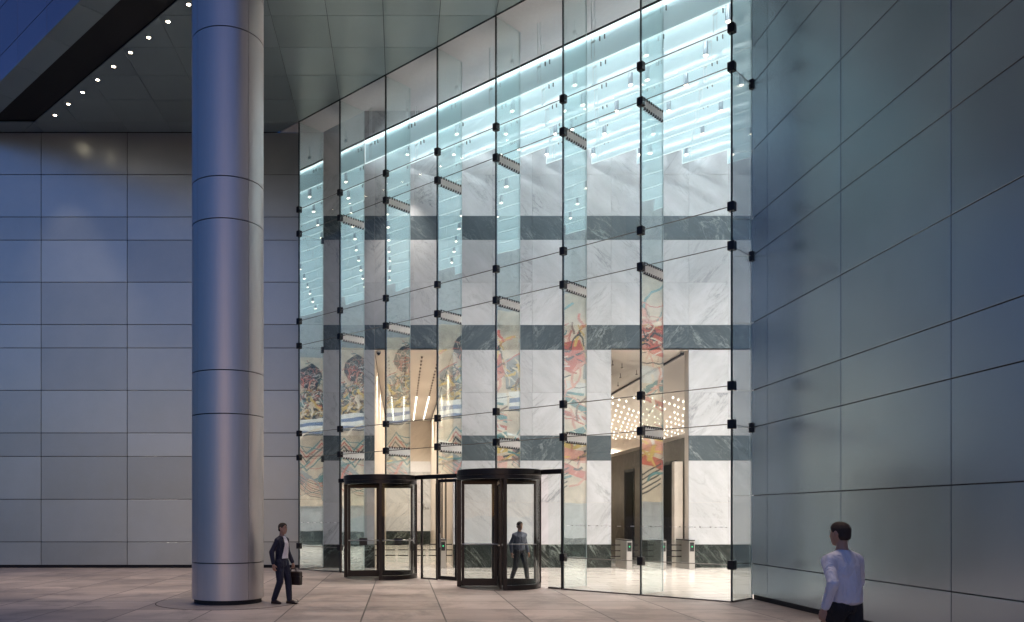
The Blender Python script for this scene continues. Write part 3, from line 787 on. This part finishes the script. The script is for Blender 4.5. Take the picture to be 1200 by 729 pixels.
# zigzags
for i, cc in enumerate(['teal', 'red', 'black', 'pink', 'teal']):
    band(cc, [(25.0, 5.2 - i * .26), (25.7, 6.3 - i * .26), (26.3, 5.6 - i * .26), (27.2, 6.5 - i * .26), (28.7, 5.3 - i * .26)], .11)
shp('grey', [(25.0, 5.4), (26.6, 4.2), (26.0, 3.6), (25.0, 4.5)]); shp('teal', [(26.6, 4.0), (27.8, 4.6), (28.6, 4.1), (27.4, 3.7)])
for i in range(9): band(['brown', 'red', 'black', 'pink'][i % 4], [(25.0, 5.0 - i * .10), (26.5, 4.1 - i * .14), (28.7, 2.9 - i * .05)], .045)
# the part nearer the side wall: red patch, white wedge, dark zigzag bars
shp('red', [(23.5, 9.2), (24.5, 9.4), (24.75, 8.4), (24.2, 7.9), (23.4, 8.3)]); band('black', [(23.4, 9.0), (24.0, 8.5), (24.7, 8.9)], .10); band('black', [(23.5, 8.3), (24.3, 8.7), (24.7, 8.3)], .07)
shp('pink', [(22.0, 9.9), (23.4, 10.2), (23.5, 8.4), (22.2, 8.1)]); band('black', [(22.0, 9.5), (22.7, 9.0), (23.4, 9.6)], .12); band('black', [(22.2, 8.6), (22.9, 9.2), (23.4, 8.5)], .09)
shp('white', [(22.0, 7.9), (24.8, 7.5), (24.8, 7.0), (22.0, 7.1)]); band('teal', [(22.0, 6.9), (23.0, 6.5), (23.8, 6.95), (24.8, 6.3)], .35); band('red', [(22.0, 6.3), (23.2, 6.5), (24.8, 5.9)], .2)
band('teal', [(22.2, 6.1), (23.4, 5.0), (24.8, 5.6)], .3); band('yellow', [(22.2, 5.4), (23.6, 4.7), (24.8, 5.0)], .35); band('pink', [(22.2, 4.9), (24.8, 4.3)], .5); band('red', [(22.2, 4.2), (23.6, 4.0), (24.8, 3.5)], .4)
for i in range(5): band('black', [(22.0, 3.9 - i * .2), (22.9, 3.3 - i * .2), (24.0, 3.9 - i * .2)], .07)
for i in range(110): squig(random.choice(['black', 'cream', 'teal', 'red', 'pink', 'white', 'brown', 'yellow']), random.uniform(21.8, 25.0), random.uniform(3.4, 10.1), random.uniform(.3, 1.6), random.uniform(.03, .12), .7)
for i in range(40): squig(random.choice(['black', 'brown', 'pink', 'cream', 'red']), random.gauss(23.4, .7), random.gauss(9.0, .5), random.uniform(.2, .9), random.uniform(.03, .08), 1.0)
for i in range(24): squig(random.choice(['teal', 'red', 'brown', 'cream', 'pink', 'grey']), random.uniform(25.0, 28.6), random.uniform(2.9, 6.4), random.uniform(.8, 2.2), random.uniform(.03, .10), .5)
for kx, m_ in shapes.items():
    if m_.v: m_.build('painted_shapes', MC[kx], mu)

# ------------------------------------------------------------------ people
def sph(c, r, n=10, m=7):
    c = Vector(c); r = r if isinstance(r, (tuple, list)) else (r, r, r)
    out = [c + Vector((0, 0, r[2])), c - Vector((0, 0, r[2]))]
    for i in range(1, m):
        th = PI * i / m
        for j in range(n):
            ph = 2 * PI * j / n
            out.append(c + Vector((r[0] * math.sin(th) * math.cos(ph), r[1] * math.sin(th) * math.sin(ph), r[2] * math.cos(th))))
    return out
def blob(name, pieces, m, parent, voxel=.012, smooth=6, cuts=()):
    """pieces: list of [(centre, radius), (centre, radius)...] hulls, fused by a voxel remesh into one skin"""
    bm = bmesh.new()
    for pc in pieces:
        vs = [bm.verts.new(p) for c, r in pc for p in sph(c, r)]
        ret = bmesh.ops.convex_hull(bm, input=vs)
        junk = [e for e in set(ret['geom_interior'] + ret['geom_unused']) if isinstance(e, bmesh.types.BMVert) and e.is_valid]
        bmesh.ops.delete(bm, geom=junk, context='VERTS')
    me = bpy.data.meshes.new(name + '_raw'); bm.to_mesh(me); bm.free()
    t = bpy.data.objects.new(name + '_raw', me); COL.objects.link(t)
    r = t.modifiers.new('r', 'REMESH'); r.mode = 'VOXEL'; r.voxel_size = voxel; r.use_smooth_shade = True
    if smooth:
        s = t.modifiers.new('s', 'SMOOTH'); s.iterations = smooth; s.factor = .5
    dg = bpy.context.evaluated_depsgraph_get(); dg.update()
    res = bpy.data.meshes.new_from_object(t.evaluated_get(dg)); res.name = name
    bpy.data.objects.remove(t); bpy.data.meshes.remove(me)
    if cuts:
        bm = bmesh.new(); bm.from_mesh(res)
        for co, no in cuts:
            bmesh.ops.bisect_plane(bm, geom=bm.verts[:] + bm.edges[:] + bm.faces[:], plane_co=co, plane_no=no, clear_outer=True)
        bm.to_mesh(res); bm.free()
    for p in res.polygons: p.use_smooth = True
    res.materials.clear(); res.materials.append(m)
    o = bpy.data.objects.new(name, res); COL.objects.link(o); o.parent = parent
    return o
SK = plain('skin', (.42, .24, .17), .5, var=.06)
HAIR = plain('dark_hair', (.02, .014, .011), .8, var=.4, scale=60)
HAIR2 = plain('brown_hair', (.045, .027, .018), .8, var=.4, scale=60)
SUIT = plain('navy_suit', (.010, .012, .035), .7, var=.2, scale=30)
WSHIRT = plain('white_shirt', (.74, .72, .80), .7, var=.05, scale=20)
BSHIRT = plain('grey_shirt', (.09, .10, .14), .7, var=.1, scale=20)
BLACKT = plain('black_trousers', (.012, .012, .015), .75, var=.2, scale=30)
SHOE = plain('leather_shoe', (.035, .018, .013), .3)
EYE = plain('eye', (.02, .015, .012), .15); BROW = HAIR

def cloth(m, s=11.0, d=.05):
    nt = m.node_tree; n = N(nt); b = [x for x in nt.nodes if x.type == 'BSDF_PRINCIPLED'][0]; tc = n('ShaderNodeTexCoord')
    mp = n('ShaderNodeMapping', {'Vector': tc.outputs['Object'], 'Rotation': (.5, .6, .3), 'Scale': (1, 1, .45)})
    w = n('ShaderNodeTexNoise', {'Vector': mp.outputs[0], 'Scale': s, 'Detail': 3.0, 'Distortion': 1.2})
    nt.links.new(n('ShaderNodeBump', {'Height': w.outputs[0], 'Strength': 1.0, 'Distance': d}).outputs[0], b.inputs['Normal'])
for m_ in (SUIT, WSHIRT, BSHIRT, BLACKT): cloth(m_)
def hand(side, wrist, d, grip):
    """palm and five fingers; d = direction of the hand; grip = curl 0..1; the palm faces the thigh"""
    wrist = Vector(wrist); d = Vector(d).normalized()
    fwd = Vector((1, 0, 0)); fwd = (fwd - d * fwd.dot(d)).normalized()     # thumb side
    nrm = d.cross(fwd) ; inn = Vector((0, -side, 0))
    if nrm.dot(inn) < 0: nrm = -nrm                                        # towards the palm side
    out = [[(wrist, .026), (wrist + d * .03, .027)], [(wrist + d * .03 + fwd * .022, .015), (wrist + d * .03 - fwd * .022, .015), (wrist + d * .085 + fwd * .032, .013), (wrist + d * .085 - fwd * .03, .012)]]
    for i, ln in enumerate((.070, .080, .074, .058)):
        b = wrist + d * .088 + fwd * (.031 - .0207 * i)
        a = b
        for sgm, fr in enumerate((.45, .32, .23)):
            ang = grip * (.6 + .75 * sgm) + .12
            dd = d * math.cos(ang) + nrm * math.sin(ang)
            e = a + dd * ln * fr
            out.append([(a, .0095 - sgm * .001), (e, .0085 - sgm * .001)]); a = e
    tb = wrist + d * .03 + fwd * .026
    t1 = tb + (d * .6 + fwd * .65 + nrm * .3 * (1 + grip)).normalized() * .038; t2 = t1 + (d * .85 + fwd * .1 + nrm * (.3 + .6 * grip)).normalized() * .03
    out += [[(tb, .013), (t1, .011)], [(t1, .011), (t2, .009)]]
    return out

def person(loc, face, pose, height=1.75, lean=0.0):
    """local frame: faces +X, its own left is +Y. pose: joints per side"""
    root = empty('person', loc, face); sc = height / 1.75; root.scale = (sc, sc, sc)
    J = pose
    hd = Vector(J['head']); nk = Vector(J['neck']); ch = Vector(J['chest']); pv = Vector(J['pelvis'])
    body = [[(hd + Vector((-.012, 0, .03)), (.095, .077, .092)), (hd + Vector((.005, 0, -.01)), (.082, .070, .09))],
            [(hd + Vector((.02, 0, -.06)), (.062, .055, .045)), (hd + Vector((.045, 0, -.085)), (.035, .032, .028)), (hd + Vector((.03, 0, .0)), (.06, .06, .05))],
            [(hd + Vector((.083, 0, .015)), .010), (hd + Vector((.101, 0, -.022)), .013)],                      # nose
            [(hd + Vector((.080, .018, -.055)), .008), (hd + Vector((.080, -.018, -.055)), .008)],               # lips
            [(hd + Vector((-.03, 0, -.07)), .052), (nk, .056)],
            [(nk, .06), (ch + Vector((0, 0, .06)), .10)], [(ch, (.10, .145, .14)), (pv + Vector((0, 0, .06)), (.09, .125, .10))], [(pv, (.095, .14, .10))]]
    for s in (1, -1): body.append([(hd + Vector((-.015, s * .078, .012)), (.022, .008, .030)), (hd + Vector((-.008, s * .075, -.015)), (.012, .008, .016))])
    arms_o, legs_o, shoes = [], [], []
    for s, side in ((1, 'l'), (-1, 'r')):
        sh, el, wr, hp, kn, an, to = (Vector(J[q + side]) for q in ('sh', 'el', 'wr', 'hp', 'kn', 'an', 'to'))
        body += [[(sh + Vector((0, -s * .030, -.045)), .046), (el, .040)], [(el, .040), (wr, .026)], [(hp, .085), (kn, .052)], [(kn, .052), (an, .036)], [(an, .036), (to, .03)]]
        body += hand(s, wr + (wr - el).normalized() * .012, J.get('hd' + side, tuple((wr - el).normalized())), J.get('grip' + side, .35))
        cuff = wr - (wr - el).normalized() * .015
        arms_o += [[(sh + Vector((0, -s * .026, -.042)), .066), (el, .056)], [(el, .060), (cuff, .044)]]
        legs_o += [[(hp, .108), (kn, .078)], [(kn, .078), (an + Vector((0, 0, .015)), .062)]]
        fd = (to - an); fd.z = 0; fd.normalize(); lf_ = Vector((-fd.y, fd.x, 0))
        zt = to.z
        shoes.append(([[(an + Vector((0, 0, -.01)) - fd * .02, (.045, .042, .045)), (Vector((an.x, an.y, zt)) - fd * .045, (.035, .035, .03))],
                       [(Vector((an.x, an.y, zt)) - fd * .05, (.034, .034, .035)), (Vector((to.x, to.y, zt)) + fd * .03, (.042, .044, .030)), (an + fd * .03 + Vector((0, 0, -.02)), .04)]], zt - .028))
    blob('body', body, SK, root, voxel=.0065, smooth=3)
    return root, arms_o, legs_o, shoes, hd, nk, ch, pv
def face_parts(root, hd, hair, eyes=True):
    blob('hair', [[(hd + Vector((-.022, 0, .045)), (.100, .083, .090)), (hd + Vector((.0, 0, .055)), (.092, .078, .082))], [(hd + Vector((-.06, 0, -.01)), (.055, .074, .06))]], hair, root, voxel=.008, smooth=2,
         cuts=((hd + Vector((.052, 0, .055)), Vector((1, 0, -.75))), (hd + Vector((0, 0, -.055)), Vector((0, 0, -1)))))
    for s in (1, -1):
        mb = MB(); c = hd + Vector((.079, s * .030, .018))
        for q in sph(c, (.008, .011, .006), 8, 5): pass
        bm = bmesh.new(); bmesh.ops.create_uvsphere(bm, u_segments=10, v_segments=6, radius=.011); me = bpy.data.meshes.new('eye'); bm.to_mesh(me); bm.free(); me.materials.append(EYE)
        o = bpy.data.objects.new('eye', me); COL.objects.link(o); o.parent = root; o.location = c; o.scale = (.7, 1, .6)
        mb.tube(hd + Vector((.085, s * .015, .040)), hd + Vector((.078, s * .045, .043)), .005, .003, n=6); mb.build('eyebrow', hair, root)
def shoe_parts(root, shoes):
    for pc, z0 in shoes: blob('shoe', pc, SHOE, root, voxel=.008, smooth=2, cuts=((Vector((0, 0, z0)), Vector((0, 0, -1))),))

# the suited person by the column: faces the entrance and a little towards us
pose = dict(head=(.035, 0, 1.625), neck=(.0, 0, 1.47), chest=(0, 0, 1.28), pelvis=(-.01, 0, .94),
            shl=(0, .185, 1.405), ell=(-.02, .245, 1.12), wrl=(.10, .265, .885), hdl=(.12, 0, -1), gripl=1.15,
            shr=(0, -.185, 1.405), elr=(-.09, -.24, 1.13), wrr=(-.04, -.25, .88), gripr=.5,
            hpl=(0, .09, .90), knl=(.10, .10, .50), anl=(.13, .10, .085), tol=(.27, .115, .028),
            hpr=(0, -.09, .90), knr=(.03, -.10, .49), anr=(-.13, -.10, .09), tor=(.0, -.115, .028))
face1 = math.radians(-28)
p1, ao, lo_, sh_, hd, nk, ch, pv = person((-2.54, 17.62, 0), face1, pose, 1.72)
tag(p1, 'person in a navy suit and white shirt walking by the round column with a briefcase', 'person')
torso = [[(nk + Vector((-.01, 0, -.015)), (.068, .078, .03)), (Vector((0, .16, 1.372)), .07), (Vector((0, -.16, 1.372)), .07), (ch, (.125, .175, .12))],
         [(ch, (.130, .180, .14)), (pv + Vector((0, 0, .12)), (.118, .160, .10))], [(pv + Vector((0, 0, .12)), (.118, .160, .10)), (pv + Vector((0, 0, -.09)), (.128, .185, .06))]]
blob('trousers', lo_ + [[(pv, (.10, .15, .10)), (pv + Vector((0, 0, -.06)), (.11, .16, .06))]], SUIT, p1, voxel=.011, smooth=4)
blob('jacket', torso + ao, SUIT, p1, voxel=.011, smooth=9, cuts=((Vector((0, 0, .80)), Vector((0, 0, -1))),))
big = [[(c + Vector((.022, 0, 0)), r) for c, r in pc] for pc in torso]
blob('shirt_front', big, WSHIRT, p1, voxel=.011, smooth=9, cuts=((Vector((0, .05, 1.46)), Vector((0, 1, .14))), (Vector((0, -.05, 1.46)), Vector((0, -1, .14))), (Vector((.02, 0, 0)), Vector((-1, 0, 0))), (Vector((0, 0, .99)), Vector((0, 0, -1)))))
blob('collar', [[(nk + Vector((0, 0, -.02)), (.068, .070, .03))]], WSHIRT, p1, voxel=.009, smooth=2)
face_parts(p1, hd, HAIR); shoe_parts(p1, sh_)
# briefcase hangs from the left hand
rot = Matrix.Rotation(face1, 4, 'Z'); k_ = 1.72 / 1.75
hc = Vector((-2.54, 17.62, 0)) + rot @ (Vector((.125, .258, .765)) * k_)
bc = empty('briefcase', (hc.x, hc.y, hc.z - .36), face1); tag(bc, 'dark brown leather briefcase held by the suited person', 'briefcase')
LEA = plain('brown_leather', (.030, .016, .012), .4, var=.3, scale=14)
MB().box(-.20, .20, -.06, .06, 0, .29).build('case', LEA, bc, bevel=.018)
MB().box(-.205, .205, -.066, .066, .17, .19).build('strap', SHOE, bc, bevel=.003)
mb = MB(); hp_ = [(-.07, 0, .285), (-.06, 0, .345), (.06, 0, .345), (.07, 0, .285)]
for a_, b_ in zip(hp_, hp_[1:]): mb.tube(a_, b_, .011, n=8)
mb.build('handle', SHOE, bc)

# the white shirted person crossing in front of the side wall
pose2 = dict(head=(.05, 0, 1.622), neck=(.02, 0, 1.47), chest=(.015, 0, 1.28), pelvis=(-.02, 0, .94),
             shl=(.04, .215, 1.40), ell=(-.11, .30, 1.15), wrl=(-.02, .30, .90), gripl=.5,
             shr=(-.01, -.215, 1.40), elr=(.06, -.31, 1.13), wrr=(.19, -.29, .90), gripr=.6,
             hpl=(-.02, .09, .90), knl=(.17, .10, .53), anl=(.20, .10, .10), tol=(.33, .11, .035),
             hpr=(-.02, -.09, .90), knr=(-.06, -.10, .48), anr=(-.28, -.10, .14), tor=(-.17, -.11, .028))
face2 = math.radians(115)
p2, ao, lo_, sh_, hd, nk, ch, pv = person((4.68, 8.75, 0), face2, pose2, 1.83)
tag(p2, 'person in a white long sleeved shirt and black trousers striding past the panelled side wall', 'person')
torso = [[(nk + Vector((-.012, 0, -.015)), (.064, .074, .03)), (Vector((.02, .185, 1.365)), .07), (Vector((0, -.185, 1.365)), .07), (ch, (.13, .195, .12))],
         [(ch, (.140, .200, .14)), (pv + Vector((0, 0, .10)), (.145, .190, .08))], [(pv + Vector((0, 0, .10)), (.145, .190, .08)), (pv + Vector((0, 0, .02)), (.145, .192, .06))]]
blob('trousers', lo_ + [[(pv + Vector((0, 0, .06)), (.108, .148, .06)), (pv + Vector((0, 0, -.06)), (.11, .16, .06))]], BLACKT, p2, voxel=.011, smooth=4)
blob('shirt', torso + ao, WSHIRT, p2, voxel=.010, smooth=12)
blob('collar', [[(nk + Vector((-.005, 0, -.015)), (.070, .072, .028))]], WSHIRT, p2, voxel=.008, smooth=2)
blob('belt', [[(pv + Vector((0, 0, .035)), (.128, .169, .02))]], SHOE, p2, voxel=.008, smooth=2)
face_parts(p2, hd, HAIR2); shoe_parts(p2, sh_)

# the walker inside the lobby, seen through the nearer revolving door
pose3 = dict(pose); pose3.update(head=(.03, 0, 1.625), wrl=(.06, .27, .88), gripl=.4, knl=(.16, .10, .52), anl=(.24, .10, .09), tol=(.38, .11, .03), knr=(-.04, -.10, .48), anr=(-.22, -.1, .12), tor=(-.1, -.11, .03))
pose3.pop('hdl')
p3, ao, lo_, sh_, hd, nk, ch, pv = person((3.28, 22.95, 0), math.radians(-60), pose3, 1.70)
tag(p3, 'person in a grey blue shirt and dark trousers walking inside behind the revolving door', 'person')
blob('trousers', lo_ + [[(pv + Vector((0, 0, .06)), (.108, .148, .06)), (pv + Vector((0, 0, -.06)), (.11, .16, .06))]], BLACKT, p3, voxel=.012, smooth=4)
blob('shirt', torso + ao, BSHIRT, p3, voxel=.012, smooth=4)
face_parts(p3, hd, HAIR); shoe_parts(p3, sh_)

# ------------------------------------------------------------------ dusk sky
W = bpy.data.worlds.new('World'); S.world = W; W.use_nodes = True
nt = W.node_tree; nt.nodes.clear(); n = N(nt)
out = nt.nodes.new('ShaderNodeOutputWorld')
sky = n('ShaderNodeTexSky', sky_type='NISHITA', sun_disc=False, sun_elevation=math.radians(3.0), sun_rotation=math.radians(180), air_density=1.0, dust_density=.6, ozone_density=4.0)
tint = n.mixc(1.0, sky.outputs[0], (.71, .765, 1.06), 'MULTIPLY')
bg = n('ShaderNodeBackground', {'Color': tint, 'Strength': .15})
nt.links.new(bg.outputs[0], out.inputs[0])

# ------------------------------------------------------------------ render settings
S.render.engine = 'CYCLES'
cy_ = S.cycles
cy_.max_bounces = 10; cy_.diffuse_bounces = 4; cy_.glossy_bounces = 5; cy_.transmission_bounces = 8; cy_.transparent_max_bounces = 40
cy_.sample_clamp_indirect = 4.0; cy_.caustics_reflective = False; cy_.caustics_refractive = False
cy_.use_denoising = True; cy_.use_adaptive_sampling = True; cy_.adaptive_threshold = .015
try: cy_.denoiser = 'OPENIMAGEDENOISE'
except Exception: pass
S.view_settings.view_transform = 'Standard'; S.view_settings.look = 'None'; S.view_settings.exposure = 0.62; S.view_settings.gamma = 1.0
